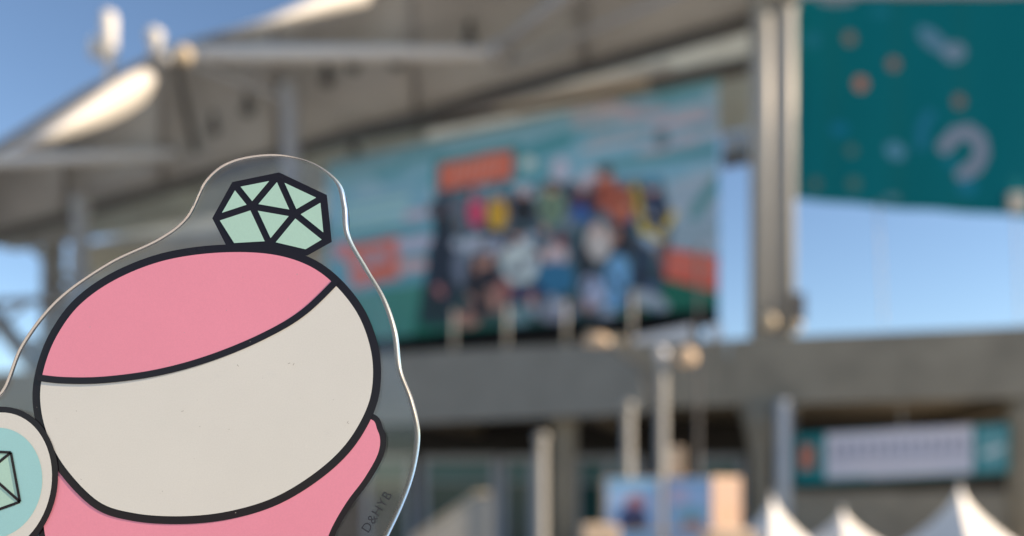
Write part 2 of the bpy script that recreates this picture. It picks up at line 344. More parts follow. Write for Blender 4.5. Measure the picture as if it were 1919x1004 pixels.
# ------------------------------------------------------------------ the big banner
def paint_group(k):
    k.poly([(600, 100), (1400, 100), (1400, 420), (600, 420)], (112, 156, 178))
    rnd = random.Random(3)
    for i in range(46):
        x, y = rnd.uniform(620, 1340), rnd.uniform(150, 500); dx = rnd.uniform(30, 90)
        col = rnd.choice([(66, 130, 150), (146, 172, 190), (122, 158, 178), (168, 174, 188), (84, 146, 162)])
        k.line([(x, y), (x + dx, y - dx * 0.25)], rnd.uniform(8, 24), col, 0.55)
    [k.line([(x, y), (x + dx, y - dx * .2)], w_, c_, 0.6) for x, y, dx, w_, c_ in [(rnd.uniform(1070, 1300), rnd.uniform(195, 310), rnd.uniform(40, 110), rnd.uniform(10, 22), rnd.choice([(176, 150, 162), (165, 160, 172), (180, 165, 172), (110, 145, 165)])) for i in range(26)]]
    k.poly([(1250, 340), (1345, 320), (1345, 475), (1240, 470)], (150, 155, 168), 0.55)
    k.line([(1120, 315), (1345, 280)], 20, (70, 125, 135), 0.8); k.line([(1300, 400), (1345, 340)], 24, (60, 125, 130), 0.8)
    k.line([(1240, 178), (1345, 150)], 26, (70, 135, 150), 0.8); k.ell(1240, 260, 14, 18, (85, 110, 125))
    k.line([(955, 300), (1060, 262)], 30, (52, 124, 138), 0.8); k.line([(975, 335), (1045, 310)], 26, (60, 130, 140), 0.7); k.ell(990, 305, 14, 12, (170, 185, 200)); k.ell(1050, 320, 18, 26, (160, 165, 185)); k.ell(1110, 345, 22, 30, (165, 165, 180))
    k.poly([(812, 300), (975, 268), (975, 342), (812, 372)], (48, 122, 135))
    k.poly([(822, 308), (962, 280), (962, 334), (822, 360)], (200, 98, 82))
    for i in range(7): k.line([(845 + i * 15, 338 - i * 3), (850 + i * 15, 315 - i * 3)], 5, (205, 140, 135))
    for r_ in range(3):
        for i in range(9): k.line([(642 + i * 14, 394 + r_ * 18 - i * 2.5), (650 + i * 14, 392 + r_ * 18 - i * 2.5)], 8, (150, 185, 198))
    k.line([(765, 405), (860, 385)], 18, (165, 155, 170)); k.line([(640, 470), (650, 470)], 30, (190, 110, 110))
    k.poly([(648, 462), (750, 442), (750, 520), (660, 540)], (196, 104, 92))
    k.poly([(675, 475), (725, 465), (728, 492), (680, 502)], (150, 140, 155)); k.line([(690, 478), (715, 490)], 8, (200, 110, 95))
    k.line([(755, 460), (800, 452)], 26, (160, 160, 180)); k.line([(755, 500), (790, 495)], 22, (180, 150, 155))
    k.poly([(600, 560), (800, 530), (1240, 500), (1345, 545), (1345, 680), (600, 720)], (34, 94, 80))
    k.poly([(640, 560), (790, 530), (770, 660), (640, 680)], (72, 128, 120), 0.8)
    k.poly([(1235, 462), (1345, 480), (1345, 548), (1240, 520)], (205, 92, 80)); k.line([(1245, 490), (1345, 505)], 6, (210, 130, 120))
    sk = (176, 130, 115); k.mute = 0.10
    k.poly([(850, 370), (1000, 345), (1240, 330), (1262, 420), (1240, 560), (1100, 600), (800, 612), (800, 470)], (44, 48, 60), 0.72)
    for i in range(46):
        x, y = rnd.uniform(815, 1245), rnd.uniform(360, 585); k.ell(x, y, rnd.uniform(8, 18), rnd.uniform(12, 26), rnd.choice([(24, 26, 34), (30, 38, 58), (60, 62, 74), (120, 128, 140), (40, 70, 96), (26, 24, 28), (110, 80, 72)]), rnd.uniform(-30, 30), 0.8)
    def man(x, y, top, hair=(35, 28, 30), hs=12, tw=20, th=32):      # head, hair, torso
        k.ell(x, y + hs * 2.5, tw * .85, th * .85, top); k.ell(x, y, hs * 0.85, hs, sk); k.ell(x, y - hs * 0.5, hs, hs * 0.75, hair)
    man(893, 366, (200, 62, 98), (170, 130, 120), 12, 18, 34); man(932, 366, (216, 150, 40), (105, 150, 175), 13, 21, 38)
    man(980, 358, (22, 25, 32), (165, 172, 188), 13, 25, 36); man(1034, 352, (102, 126, 106), (60, 55, 50), 13, 31, 44)
    man(1090, 350, (62, 34, 58), (168, 160, 175), 13, 29, 36); k.ell(1088, 400, 16, 16, (40, 86, 150))
    man(1135, 326, (158, 78, 58), (58, 36, 38), 14, 26, 40); k.ell(1165, 385, 24, 36, (160, 84, 62))
    man(1222, 350, (22, 30, 56), (50, 118, 150), 15, 30, 46)
    k.line([(1190, 352), (1206, 430), (1240, 445)], 13, (190, 165, 60)); k.line([(1262, 402), (1232, 445)], 13, (190, 165, 60)); k.ell(1205, 455, 26, 14, (140, 165, 190))
    k.poly([(815, 430), (850, 425), (862, 520), (850, 600), (785, 606), (800, 500)], (26, 36, 52)); k.ell(828, 418, 16, 16, (28, 32, 42)); k.ell(824, 545, 12, 12, (170, 110, 110))
    k.ell(862, 500, 13, 32, (98, 108, 126)); k.ell(905, 458, 38, 18, (158, 165, 182)); k.ell(905, 525, 34, 46, (30, 27, 36)); k.ell(912, 488, 14, 14, sk); k.ell(920, 562, 13, 24, sk, -10)
    k.ell(975, 492, 34, 42, (178, 194, 220)); k.ell(968, 440, 12, 13, sk); k.ell(968, 432, 13, 9, (40, 32, 34))
    k.ell(1042, 478, 22, 22, (182, 165, 168)); k.ell(1042, 522, 36, 32, (34, 98, 134)); k.ell(1050, 452, 11, 12, (120, 60, 60))
    k.ell(1100, 480, 16, 48, (22, 24, 30)); k.ell(1122, 452, 24, 36, (176, 170, 168)); k.ell(1167, 450, 23, 34, (24, 25, 33))
    k.ell(985, 550, 42, 20, (28, 42, 78)); k.ell(945, 545, 16, 26, (140, 90, 85)); k.ell(1155, 528, 24, 52, (98, 150, 205), 8); k.ell(1112, 548, 22, 34, (142, 152, 180), -15)
    k.ell(1204, 505, 16, 52, (30, 46, 68)); k.ell(1216, 562, 40, 15, (142, 152, 162), 22); k.ell(875, 598, 26, 15, (150, 108, 95)); k.ell(970, 590, 20, 26, (95, 126, 132), -25)
    k.ell(1048, 582, 38, 20, (118, 120, 134), -15); k.ell(1132, 590, 28, 14, (140, 150, 165), 20); k.ell(820, 580, 26, 26, (24, 48, 50)); k.ell(900, 570, 20, 26, (22, 20, 26))
    for i in range(110):
        x, y = rnd.uniform(810, 1250), rnd.uniform(345, 590)
        k.ell(x, y, rnd.uniform(4, 10), rnd.uniform(6, 16), rnd.choice([(20, 22, 30), (26, 30, 44), (24, 26, 34), (170, 178, 196), (60, 90, 130), (30, 28, 32), (176, 130, 115), (40, 44, 56)]), rnd.uniform(-40, 40), 0.75)
    k.mute = 0.0; k.poly([(600, 645), (1345, 574), (1345, 700), (600, 740)], (10, 12, 14))  # black strip: dark void under the banner painted onto its lower edge
bn = thing('group_photo_banner', 'huge printed banner of a seated group of people under the canopy', 'banner', A.pt(12, 0.2, 12))
cloth('print_sheet', A, [(612, 306), (1347, 145), (1347, 612), (612, 668)], 320, 180, M['print'], bn, 0.06, 0.1, 1.75, paint_group, (90, 140, 155))
for i in range(7):
    f = i / 6; a = A.see(lerp(612, 1347, f), lerp(306, 145, f), 0.1); b = A.pt(A.st(a)[0], -0.3, a.z + 0.55)
    Geo().tube([a, b], 0.03, 6).build('tie_rope', M['rope'], bn)
Geo().tube([A.see(612, 306, 0.1), A.see(1347, 145, 0.1)], 0.05, 8).build('top_batten', M['steel_grey'], bn)

# ------------------------------------------------------------------ the teal banner on the right
def paint_teal(k):
    T = (20, 118, 118)
    for x in (1560, 1680, 1800): k.line([(x, -20), (x + 3, 420)], 30, (16, 110, 112), 0.4)
    for x, y, r, c in ((1592, 72, 15, (165, 130, 105)), (1674, 120, 15, (180, 125, 105)), (1613, 157, 17, (226, 140, 105)), (1797, 190, 15, (165, 120, 100)), (1596, 282, 13, (105, 130, 115)), (1600, 345, 16, (100, 128, 112)), (1528, 345, 14, (105, 115, 100))):
        k.ell(x, y, r * 0.75, r * 0.8, c, 0, 0.75)
    k._a = 0.7
    k.ell(1748, 75, 34, 16, (120, 155, 180), 40); k.ell(1788, 98, 22, 18, (150, 165, 185), -10); k.ell(1735, 58, 12, 8, (90, 150, 175), 30)
    k.ell(1568, 0, 36, 10, (150, 160, 165)); k.ell(1650, 22, 18, 10, (30, 130, 145)); k.ell(1523, 75, 14, 14, (40, 130, 150))
    k.line([(1726, 272), (1728, 238), (1742, 215)], 19, (46, 132, 165)); k.ell(1678, 283, 20, 15, (110, 165, 195), 30); k.ell(1573, 242, 16, 13, (25, 130, 165))
    k.line([(1770, 275), (1790, 252), (1815, 246), (1836, 262), (1840, 288), (1828, 312), (1804, 326)], 26, (172, 168, 186))
    k.line([(1775, 300), (1790, 310)], 18, (20, 130, 150)); k.ell(1812, 350, 18, 16, (30, 135, 165)); k.ell(1672, 372, 14, 8, (110, 150, 160))
tb = thing('teal_banner', 'large teal banner with orange dots and pale shapes against the sky', 'banner', C.pt(6, 0, 17))
cloth('print_sheet', C, [(1484, -4), (1990, -6), (1990, 413), (1488, 374)], 200, 160, M['print'], tb, 0.15, 0.0, 1.0, paint_teal, (0, 114, 121))
Geo().tube([C.see(1380, -8, 0), C.see(2000, -10, 0)], 0.12, 8).build('top_batten', M['steel_grey'], tb)
for x, y0, x1, y1 in ((1645, 378, 1656, 606), (1904, 394, 1911, 606)):
    Geo().tube([C.see(x, y0, 0.05), C.see(x1, y1, 0.2)], 0.035, 6).build('tie_rope', M['rope'], tb)
p = C.see(1905, 385, 0.2); Geo().box(p.x - 0.35, p.x + 0.35, p.y - 0.15, p.y + 0.1, p.z - 0.3, p.z + 0.5).build('ballast_bag', M['tan_pole'], tb)

# ------------------------------------------------------------------ far sign behind the mast
sg = thing('pale_sign_board', 'pale blue sign board behind the twin mast above the sky gap', 'sign', A.pt(-3, -10, 20))
q = [A.see(1352, 252, -9), A.see(1530, 222, -9), A.see(1530, 262, -9), A.see(1352, 294, -9)]
g = Geo(); g.box8([q[3], q[2], q[2] - A.n * 0.4, q[3] - A.n * 0.4, q[0], q[1], q[1] - A.n * 0.4, q[0] - A.n * 0.4]); g.build('board', mat('sign_blue', (0.42, 0.60, 0.92), 0.5, 0.05), sg)  # blue of the sky showing through is put into the board's colour
g = Geo(); g.box8([p + Vector((0, 0, -0.55)) + A.n * 0.15 for p in (q[3], q[2], q[2] - A.n * 0.6, q[3] - A.n * 0.6)] + [p + Vector((0, 0, -0.02)) + A.n * 0.15 for p in (q[3], q[2], q[2] - A.n * 0.6, q[3] - A.n * 0.6)]); g.build('lower_rail', M['steel_dark'], sg)
def stroke(pts, wd):
    g = Geo(); P = [A.see(x, y, -8.94) for x, y in pts]
    for a, b in zip(P[:-1], P[1:]):
        d = (b - a).normalized(); k = A.n.cross(d) * wd / 2; e = d * wd / 2
        g.box8([a - e - k, b + e - k, b + e + k, a - e + k, a - e - k + A.n * 0.05, b + e - k + A.n * 0.05, b + e + k + A.n * 0.05, a - e + k + A.n * 0.05])
    return g
for L in ([(1363, 262), (1363, 286)], [(1387, 257), (1373, 260), (1373, 284), (1387, 281)], [(1373, 272), (1385, 270)], [(1410, 253), (1397, 256), (1397, 266), (1410, 264), (1410, 276), (1397, 279)]):
    stroke(L, 0.16).build('letter_stroke', M['white_panel'], sg)
for s in (-2.4, -7.6):
    g = Geo(); A.box(g, s, s + 0.25, -9.9, -9.5, 20.5, 25.5); g.build('hanger', M['steel_dark'], sg)

# ------------------------------------------------------------------ concourse deck
deck = thing('concourse_deck', 'long grey concrete deck beam on columns below the banners', 'deck', B.pt(12, -4, 0))
ZT, ZB = 10.2, 7.43
for i in range(6):
    g = Geo(); B.box(g, -14 + i * 12.5 + 0.015, -14 + (i + 1) * 12.5 - 0.015, -0.5, 0, ZB, ZT); g.build('parapet', M['concrete'], deck)
g = Geo(); B.box(g, -14, 62, -30, -0.52, ZB + 0.5, DECKZ - 0.08); g.build('deck_slab', M['concrete'], deck)
for i in range(5):
    g = Geo(); B.box(g, -10 + i * 9, -9.4 + i * 9, -18, -0.55, ZB - 0.25, ZB + 0.48); g.build('cross_beam', M['concrete'], deck)
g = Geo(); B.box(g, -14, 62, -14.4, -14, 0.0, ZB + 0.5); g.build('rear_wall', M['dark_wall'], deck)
def dcol(x, t, prof):
    p = B.see(x, 800, t); g = Geo(); g.lathe(p, prof, 24); return g.build('column', M['concrete'], deck, True)
dcol(1058, -0.75, [(0.58, 0.0), (0.58, 6.6), (0.8, ZB - 0.01)])
dcol(1425, -0.7, [(0.42, 0.0), (0.42, 5.2), (0.60, 6.3), (0.95, ZB - 0.01)])
dcol(1925, -0.9, [(0.7, 0.0), (0.7, 6.8), (0.8, ZB - 0.01)])
p = B.see(1468, 800, 0.4); Geo().lathe(p, [(0.30, 0.0), (0.30, ZB + 0.1)], 18).build('drain_pipe', M['pipe'], deck, True)
s0, s1 = B.st(B.see(1890, 900, -0.9))[0], B.st(B.see(1478, 900, -0.9))[0]
g = Geo(); B.box(g, s0, s1, -1.5, -0.9, 0, B.see(1700, 921, -0.9).z); g.build('low_wall', M['concrete'], deck)
# entrance doors under the deck
def doors(x0, x1, ytop, t, n):
    s0, s1 = B.st(B.see(x1, 900, t))[0], B.st(B.see(x0, 900, t))[0]; zt = B.see(x0, ytop, t).z; wd = (s1 - s0) / n
    g = Geo(); B.box(g, s0 - 0.16, s1 + 0.16, t, t + 0.24, zt, zt + 0.35); dr = g.build('entrance_door', M['steel_grey'], deck)
    zm = zt - 1.0
    for i in range(n + 1):
        g = Geo(); B.box(g, s0 + i * wd - 0.16, s0 + i * wd + 0.16, t, t + 0.2, 0, zt); g.build('door_post', M['door_frame'], dr)
    g = Geo(); B.box(g, s0, s1, t + 0.02, t + 0.15, zm - 0.1, zm); g.build('transom', M['steel_grey'], dr)
    for i in range(n):
        g = Geo(); B.box(g, s0 + i * wd + 0.17, s0 + (i + 1) * wd - 0.17, t + 0.05, t + 0.09, 0.05, zm - 0.11); g.build('door_pane', M['glass_green'], dr)
        g = Geo(); B.box(g, s0 + i * wd + 0.17, s0 + (i + 1) * wd - 0.17, t + 0.05, t + 0.09, zm + 0.01, zt - 0.01); g.build('transom_pane', M['teal_pane'], dr)
M['teal_pane'] = mat('teal_pane', (0.06, 0.15, 0.14), 0.3, 0.1)
doors(798, 928, 866, -4.5, 1); doors(945, 1000, 866, -4.5, 1); doors(1082, 1200, 866, -4.5, 2); doors(1310, 1390, 866, -4.5, 1); doors(690, 770, 866, -4.5, 1)
# curved ramp wall with a rounded end in front of the deck
def arc_pts():
    out = [(560, 672)] + [(x, 672 - (x - 560) * 0.055) for x in (700, 850, 1000)]
    out += [(1085, 645), (1120, 648), (1150, 658), (1175, 672), (1195, 692), (1207, 715), (1210, 745), (1210, 772), (1100, 778), (900, 787), (560, 802)]
    return out
rw = tag(Geo().build('ramp_wall', M['concrete_grey']), 'smooth grey ramp wall with a rounded end in front of the deck', 'wall')
me = rw.data; bm = bmesh.new(); fr = [bm.verts.new(B.see(x, y, 0.9)) for x, y in arc_pts()]; bk = [bm.verts.new(v.co - B.n * 0.85) for v in fr]
bm.faces.new(fr); bm.faces.new(bk[::-1]); n_ = len(fr)
for i in range(n_): bm.faces.new((fr[i], bk[i], bk[(i + 1) % n_], fr[(i + 1) % n_]))
bmesh.ops.recalc_face_normals(bm, faces=bm.faces); bm.to_mesh(me); bm.free()
# white panels and posts standing on the deck
def low(x0, y0, x1, y1, h, t, label, m):
    a, b = B.see(x0, y0, t), B.see(x1, y1, t); g = Geo(); n = B.n * 0.25
    za, zb = a.z, b.z; dn = Vector((0, 0, -h))
    g.box8([a + dn - n, b + dn - n, b + dn + n, a + dn + n, a - n, b - n, b + n, a + n])
    return tag(g.build('barrier_panel', M[m]), label, 'panel', 'low panels along the deck edge')
low(1100, 622, 1168, 632, 0.9, -0.8, 'low tan panel on the deck beside the rounded ramp wall', 'tan')
low(1182, 634, 1296, 610, 1.1, -1.3, 'long white panel on the deck right behind the lamp post top', 'white_panel')
low(1328, 612, 1352, 606, 0.9, -1.3, 'small white panel on the deck below the right edge of the group banner', 'white_panel')
names = ('first from the left', 'second from the left', 'third from the left', 'fourth from the left')
for (x, yt, yb), nm in zip(((850, 598, 668), (949, 590, 658), (1060, 582, 648), (1184, 566, 640)), names):
    a, b = B.see(x, yt - 14, -0.25), B.see(x, yb, -0.25); t_ = thing('railing_post', 'thin pale post on the deck under the group banner, ' + nm, 'post', (b.x, b.y, ZT), 'posts along the deck edge')
    Geo().lathe(a, [(0.08, b.z - 0.2), (0.08, a.z)], 10).build('shaft', M['tan_pole'], t_, True)
    ball((a.x, a.y, a.z), 0.1, 'cap', M['tan_pole'], t_)

# ------------------------------------------------------------------ lettered banner under the deck
def paint_low(k):
    k.poly([(1548, 812), (1822, 795), (1822, 885), (1548, 898)], (196, 196, 208)); k.poly([(1498, 834), (1524, 832), (1524, 880), (1498, 882)], (176, 100, 80))
    k.poly([(1835, 800), (1886, 796), (1886, 878), (1835, 882)], (110, 160, 170), 0.7)
    for i in range(13):
        x = 1562 + i * 20; k.line([(x, 858 - i), (x + 4, 832 - i), (x + 10, 856 - i)], 5, (120, 128, 155)); k.line([(x, 876 - i), (x + 12, 875 - i)], 5, (140, 148, 170))
    k.line([(1845, 850), (1878, 838)], 10, (190, 205, 210)); k.line([(1504, 870), (1518, 845)], 6, (205, 150, 130))
lb = thing('hanging_strip_banner', 'teal strip banner with a white middle hung under the deck beside tents', 'banner', B.see(1700, 900, -0.6))
cloth('print_sheet', B, [(1488, 814), (1896, 793), (1896, 886), (1488, 908)], 120, 30, M['print'], lb, 0.04, -0.7, 1.1, paint_low, (20, 118, 124))
for x, y in ((1490, 814), (1690, 803), (1894, 793)):
    a = B.see(x, y, -0.7); Geo().tube([a, Vector((a.x, a.y, ZB + 0.52))], 0.025, 6).build('tie_rope', M['rope'], lb)

# ------------------------------------------------------------------ lamp posts on the plaza
def post(name, label, x, ytop, d, r, m='tan_pole', cap='ball'):
    p = at(x, ytop, d); t_ = thing(name, label, 'lamp post', (p.x, p.y, 0), 'poles on the plaza')
    Geo().lathe(p, [(r * 2.0, 0.0), (r * 2.0, 0.25), (r * 1.15, 0.35), (r, p.z)], 14).build('shaft', M[m], t_, True)
    if cap == 'ball': ball((p.x, p.y, p.z + r * 0.6), r * 1.25, 'cap', M['white_panel'], t_)
    else: Geo().lathe(p, [(r * 1.3, p.z - 0.05), (r * 1.3, p.z + 0.1), (r * 0.4, p.z + 0.18)], 14).build('cap', M[m], t_, True)
    return t_, p
t_, p = post('lamp_post', 'tall pale lamp post with a side lamp standing behind the poster towers', 1240, 668, 18.5, 0.12)
Geo().tube([(p.x, p.y, p.z - 0.15), (p.x + 0.3, p.y, p.z - 0.1), (p.x + 0.5, p.y, p.z + 0.05)], 0.05, 8).build('arm', M['tan_pole'], t_, True)
Geo().lathe((p.x + 0.55, p.y, 0), [(0.08, p.z + 0.22), (0.24, p.z + 0.1), (0.26, p.z - 0.12), (0.1, p.z - 0.2)], 14).build('lamp_head', M['card'], t_, True)
arc = [at(x, y, 18.5) for x, y in ((1238, 770), (1222, 735), (1207, 704), (1188, 678), (1162, 656), (1132, 641))]
Geo().tube(arc, 0.045, 8).build('curved_arm', M['steel_dark'], t_, True)
e = arc[-1]; Geo().tube([e + Vector((0.15, 0, -0.02)), e + Vector((-0.05, 0, 0.06)), e + Vector((-0.35, 0, 0.05)), e + Vector((-0.5, 0, 0.0))], [0.06, 0.14, 0.13, 0.03], 10).build('lamp_head', M['card'], t_, True)
post('lamp_post', 'shorter tan pole left of the tall lamp post', 1177, 764, 20, 0.13, cap='flat')
post('lamp_post', 'pale pole in front of the round concrete column under the deck', 1014, 822, 22, 0.15, cap='flat')
post('lamp_post', 'thin dark pole crossing the deck beam right of the tall lamp post', 1308, 470, 24, 0.05, 'steel_dark', 'flat')

# ------------------------------------------------------------------ poster towers
def sheet(c, nu, nv, paint, base, par, gain=1.2):     # a poster glued on a face; c = BL BR TR TL, drawn on a 0..1 square
    g = Geo(); g.grid(lambda a, b: lerp(lerp(c[0], c[1], a), lerp(c[3], c[2], a), b), nu, nv)
    P = np.array([[i / nu, j / nv] for j in range(nv + 1) for i in range(nu + 1)]); ink = Ink(P, base); paint(ink)
    o = g.build('poster', M['print'], par); at_ = o.data.attributes.new('ink', 'FLOAT_COLOR', 'POINT')
    at_.data.foreach_set('color', np.hstack([np.clip(ink.c * gain, 0, 0.85), np.ones((len(P), 1))]).astype(np.float32).ravel()); return o
def poster_a(k):
    k.poly([(0, .8), (1, .8), (1, 1), (0, 1)], (110, 165, 200)); k.ell(.55, .52, .2, .12, (190, 140, 150)); k.ell(.55, .58, .16, .1, (180, 120, 115)); k.ell(.5, .2, .3, .26, (70, 80, 120)); k.ell(.55, .15, .1, .16, (80, 70, 60))
    k.line([(.15, .9), (.85, .9)], .05, (150, 190, 215))
def poster_b(k):
    k.poly([(.1, .5), (.5, .5), (.5, .85), (.1, .85)], (180, 175, 200)); k.ell(.55, .3, .35, .16, (115, 165, 185)); k.ell(.6, .08, .25, .12, (165, 130, 130)); k.line([(.1, .92), (.9, .92)], .06, (110, 165, 200))
def tower_box(name, label, corner, wl, wr, yaw, ztop, nbox, paint):
    """corner: the plan position of the near corner; faces run back-left and back-right from it."""
    t_ = thing(name, label, 'poster tower', (corner[0], corner[1], 0), 'poster towers on the plaza')
    c = Vector((corner[0], corner[1], 0)); L = Vector((-math.cos(yaw), math.sin(yaw), 0)) * wl; R_ = Vector((math.sin(yaw), math.cos(yaw), 0)) * wr
    h = ztop / nbox
    for i in range(nbox):
        z0, z1 = Vector((0, 0, i * h + 0.004)), Vector((0, 0, (i + 1) * h - 0.008)); g = Geo()
        q = [c, c + R_, c + R_ + L, c + L]; g.box8([p + z0 for p in q] + [p + z1 for p in q]); t2 = g.build('cube', M['card'], t_)
        nl = Vector((-math.sin(yaw), -math.cos(yaw), 0)) * 0.006
        m_ = 0.03; a, b = c + L * (1 - m_) + nl, c + L * m_ + nl
        sheet([a + z0 + Vector((0, 0, .03)), b + z0 + Vector((0, 0, .03)), b + z1 - Vector((0, 0, .03)), a + z1 - Vector((0, 0, .03))], 24, 28, paint, (150, 180, 215), t2)
        nr = Vector((math.cos(yaw), -math.sin(yaw), 0)) * 0.006
        a, b = c + R_ * m_ + nr, c + R_ * (1 - m_) + nr
        sheet([a + z0 + Vector((0, 0, .03)), b + z0 + Vector((0, 0, .03)), b + z1 - Vector((0, 0, .03)), a + z1 - Vector((0, 0, .03))], 12, 14, lambda k: k.poly([(.1, .1), (.9, .1), (.9, .5), (.1, .5)], (200, 165, 140), 0.5), (198, 172, 158), t2, 0.62)  # right-hand sheet: warm tone of the low sun put into its colour
    return t_
p = at(1238, 893, 15.5); tower_box('poster_tower', 'left poster tower of stacked blue printed cubes before the lamp post', (p.x, p.y), 1.06, 1.0, 0.05, p.z, 4, poster_a)
p = at(1336, 892, 15.0); tower_box('poster_tower', 'right poster tower with one side coloured sunlit orange next to the tents', (p.x, p.y), 0.98, 1.5, 0.62, p.z, 4, poster_b)
p = at(1268, 892, 15.7)
g = Geo(); q = [Vector((p.x - 0.14, p.y + .1, 0)), Vector((p.x + 0.15, p.y + .05, 0)), Vector((p.x + 0.18, p.y + .35, 0)), Vector((p.x - 0.1, p.y + .4, 0))]
g.box8([a + Vector((0, 0, p.z + 0.0)) for a in q] + [a + Vector((0, 0, p.z + 0.58)) for a in q])
bx = g.build('carton', M['card']); tag(bx, 'narrow upright tan carton standing on the right poster tower', 'carton')
md = bx.modifiers.new('b', 'BEVEL'); md.width = 0.015
for x, y, wd, d, lb_ in ((1120, 982, 0.55, 13.0, 'tan box stack low in front of the left poster tower'), (1362, 992, 0.75, 12.5, 'yellowish box stack low in front of the right poster tower')):
    p = at(x, y, d); t_ = thing('box_stack', lb_, 'boxes', (p.x, p.y, 0)); h = p.z / 4
    for i in range(4):
        k = (i % 2) * 0.03; g = Geo(); g.box(p.x - wd / 2 + k, p.x + wd / 2 + k, p.y - .3, p.y + .3, i * h, (i + 1) * h - 0.006); b_ = g.build('carton', M['card'], t_); b_.modifiers.new('b', 'BEVEL').width = 0.02

# ------------------------------------------------------------------ pagoda tents
def tent(x, y, d, half, rot, label):
    p = at(x, y, d); t_ = thing('pagoda_tent', label, 'tent', (p.x, p.y, 0), 'white tents by the deck'); ze = max(1.65, p.z - 2.2)
    cr, sr = math.cos(rot), math.sin(rot)
    def W(u, v, z): return Vector((p.x + u * cr - v * sr, p.y + u * sr + v * cr, z))
    cs = [(-1, -1), (1, -1), (1, 1), (-1, 1)]
    for i in range(4):
        (ax, ay), (bx_, by_) = cs[i], cs[(i + 1) % 4]; g = Geo()
        def fn(a, v):
            r = half * (0.02 + 0.98 * v ** 1.5) if v > 0 else half * 0.02
            return W(lerp(ax, bx_, a) * r, lerp(ay, by_, a) * r, lerp(p.z, ze, v))
        g.grid(fn, 6, 14).build('roof_panel', M['tent'], t_, True)
        g = Geo(); g.grid(lambda a, v: W(lerp(ax, bx_, a) * half * 1.0, lerp(ay, by_, a) * half * 1.0, lerp(ze, ze - 0.28, v)), 6, 1); g.build('valance', M['tent'], t_)
        g = Geo(); q = W(ax * half * .97, ay * half * .97, 0); g.lathe(q, [(0.035, 0), (0.035, ze)], 8); g.build('leg', M['steel_white'], t_)
    g = Geo(); g.lathe(p, [(0.05, p.z - 0.1), (0.05, p.z + 0.12), (0.01, p.z + 0.16)], 8); g.build('finial', M['white_panel'], t_)
tent(1447, 930, 28, 1.3, 0.45, 'white pagoda tent beside the right poster tower')
tent(1579, 956, 29.5, 1.3, 0.45, 'smaller white pagoda tent peak between the two larger tents')
tent(1799, 913, 27, 1.5, 0.45, 'rightmost white pagoda tent below the strip banner')

# ------------------------------------------------------------------ staircase left of the doors
st = thing('staircase', 'tan concrete staircase with a sloping side wall below the deck', 'staircase', at(840, 1004, 25).xy.to_3d())
a, b = at(770, 1018, 25), at(892, 932, 25); W_ = Vector((0, 1.8, 0)); cnt = 14
g = Geo(); h = 0.5; lo = at(892, 932, 25)
g.v = [Vector(p) for p in ((a.x, 25, 0), (b.x + 0.5, 25, 0), (b.x + 0.5, 25, b.z), (b.x, 25, b.z), (a.x, 25, a.z))]; k = len(g.v); g.v += [v + Vector((0, 0.25, 0)) for v in g.v]
g.f = [(0, 1, 2, 3, 4), (9, 8, 7, 6, 5)] + [(i, i + 5, (i + 1) % 5 + 5, (i + 1) % 5) for i in range(5)]
g.build('side_wall', M['tan_pole'], st)
for i in range(cnt):
    f = i / cnt; x0 = lerp(a.x, b.x, f); z1 = lerp(a.z, b.z, (i + 1) / cnt) - 0.9
    Geo().box(x0 + 0.002, x0 + (b.x - a.x) / cnt - 0.002, 25.26, 27.0, 0.0, z1).build('step', M['concrete'], st)
Geo().tube([a + Vector((0, .12, .12)), b + Vector((0, .12, .12)), b + Vector((.45, .12, .12))], 0.07, 8).build('handrail', M['tan'], st)

# ------------------------------------------------------------------ the acrylic charm, ten centimetres from the lens
D0 = 0.1
def cm(x, y, k=0): return Vector(((x - CX) * D0 / F, D0 - k * 0.00005, CAMZ + (HOR - y) * D0 / F))
def smooth(pts, n=8, closed=True):
    P = [np.array(p, float) for p in pts]; N = len(P); out = []
    for i in range(N if closed else N - 1):
        p0, p1, p2, p3 = (P[(i + j) % N] if closed else P[min(max(i + j, 0), N - 1)] for j in (-1, 0, 1, 2))
        for q in range(n):
            t = q / n; out.append(0.5 * ((2 * p1) + (-p0 + p2) * t + (2 * p0 - 5 * p1 + 4 * p2 - p3) * t * t + (-p0 + 3 * p1 - 3 * p2 + p3) * t ** 3))
    if not closed: out.append(P[-1])
    return np.array(out)
def offset(L, d):                          # shrink (d > 0) a clockwise-on-screen loop
    nx = np.roll(L, -1, 0) - np.roll(L, 1, 0); nx /= np.linalg.norm(nx, axis=1)[:, None]
    return L + np.stack([-nx[:, 1], nx[:, 0]], 1) * d
def flat(name, L, k, m, par):
    return obj(name, [cm(x, y, k) for x, y in L], [tuple(range(len(L)))], m, par)
acr = bpy.data.materials.new('acrylic'); acr.use_nodes = True; b_ = acr.node_tree.nodes['Principled BSDF']
b_.inputs['Transmission Weight'].default_value = 1.0; b_.inputs['IOR'].default_value = 1.49; b_.inputs['Roughness'].default_value = 0.0; b_.inputs['Base Color'].default_value = (0.985, 0.99, 0.99, 1)
OUT = [(0, 733), (38, 645), (105, 560), (200, 492), (295, 446), (348, 404), (384, 336), (432, 300), (510, 287), (580, 300), (634, 338), (649, 385), (655, 440), (688, 500), (722, 558), (743, 620), (752, 690), (774, 750), (786, 812), (777, 880), (757, 940), (727, 1004), (690, 1075), (600, 1165), (420, 1215), (200, 1215), (0, 1165), (-120, 1080), (-172, 960), (-165, 860), (-110, 790), (-50, 760)]
L = smooth(OUT, 10); rings = [(1.0, 0.0), (0.45, 0.00012), (0, 0.0004), (0, 0.00125), (0.5, 0.00131), (1.5, 0.00134)]
V, Fc = [], []; n_ = len(L)
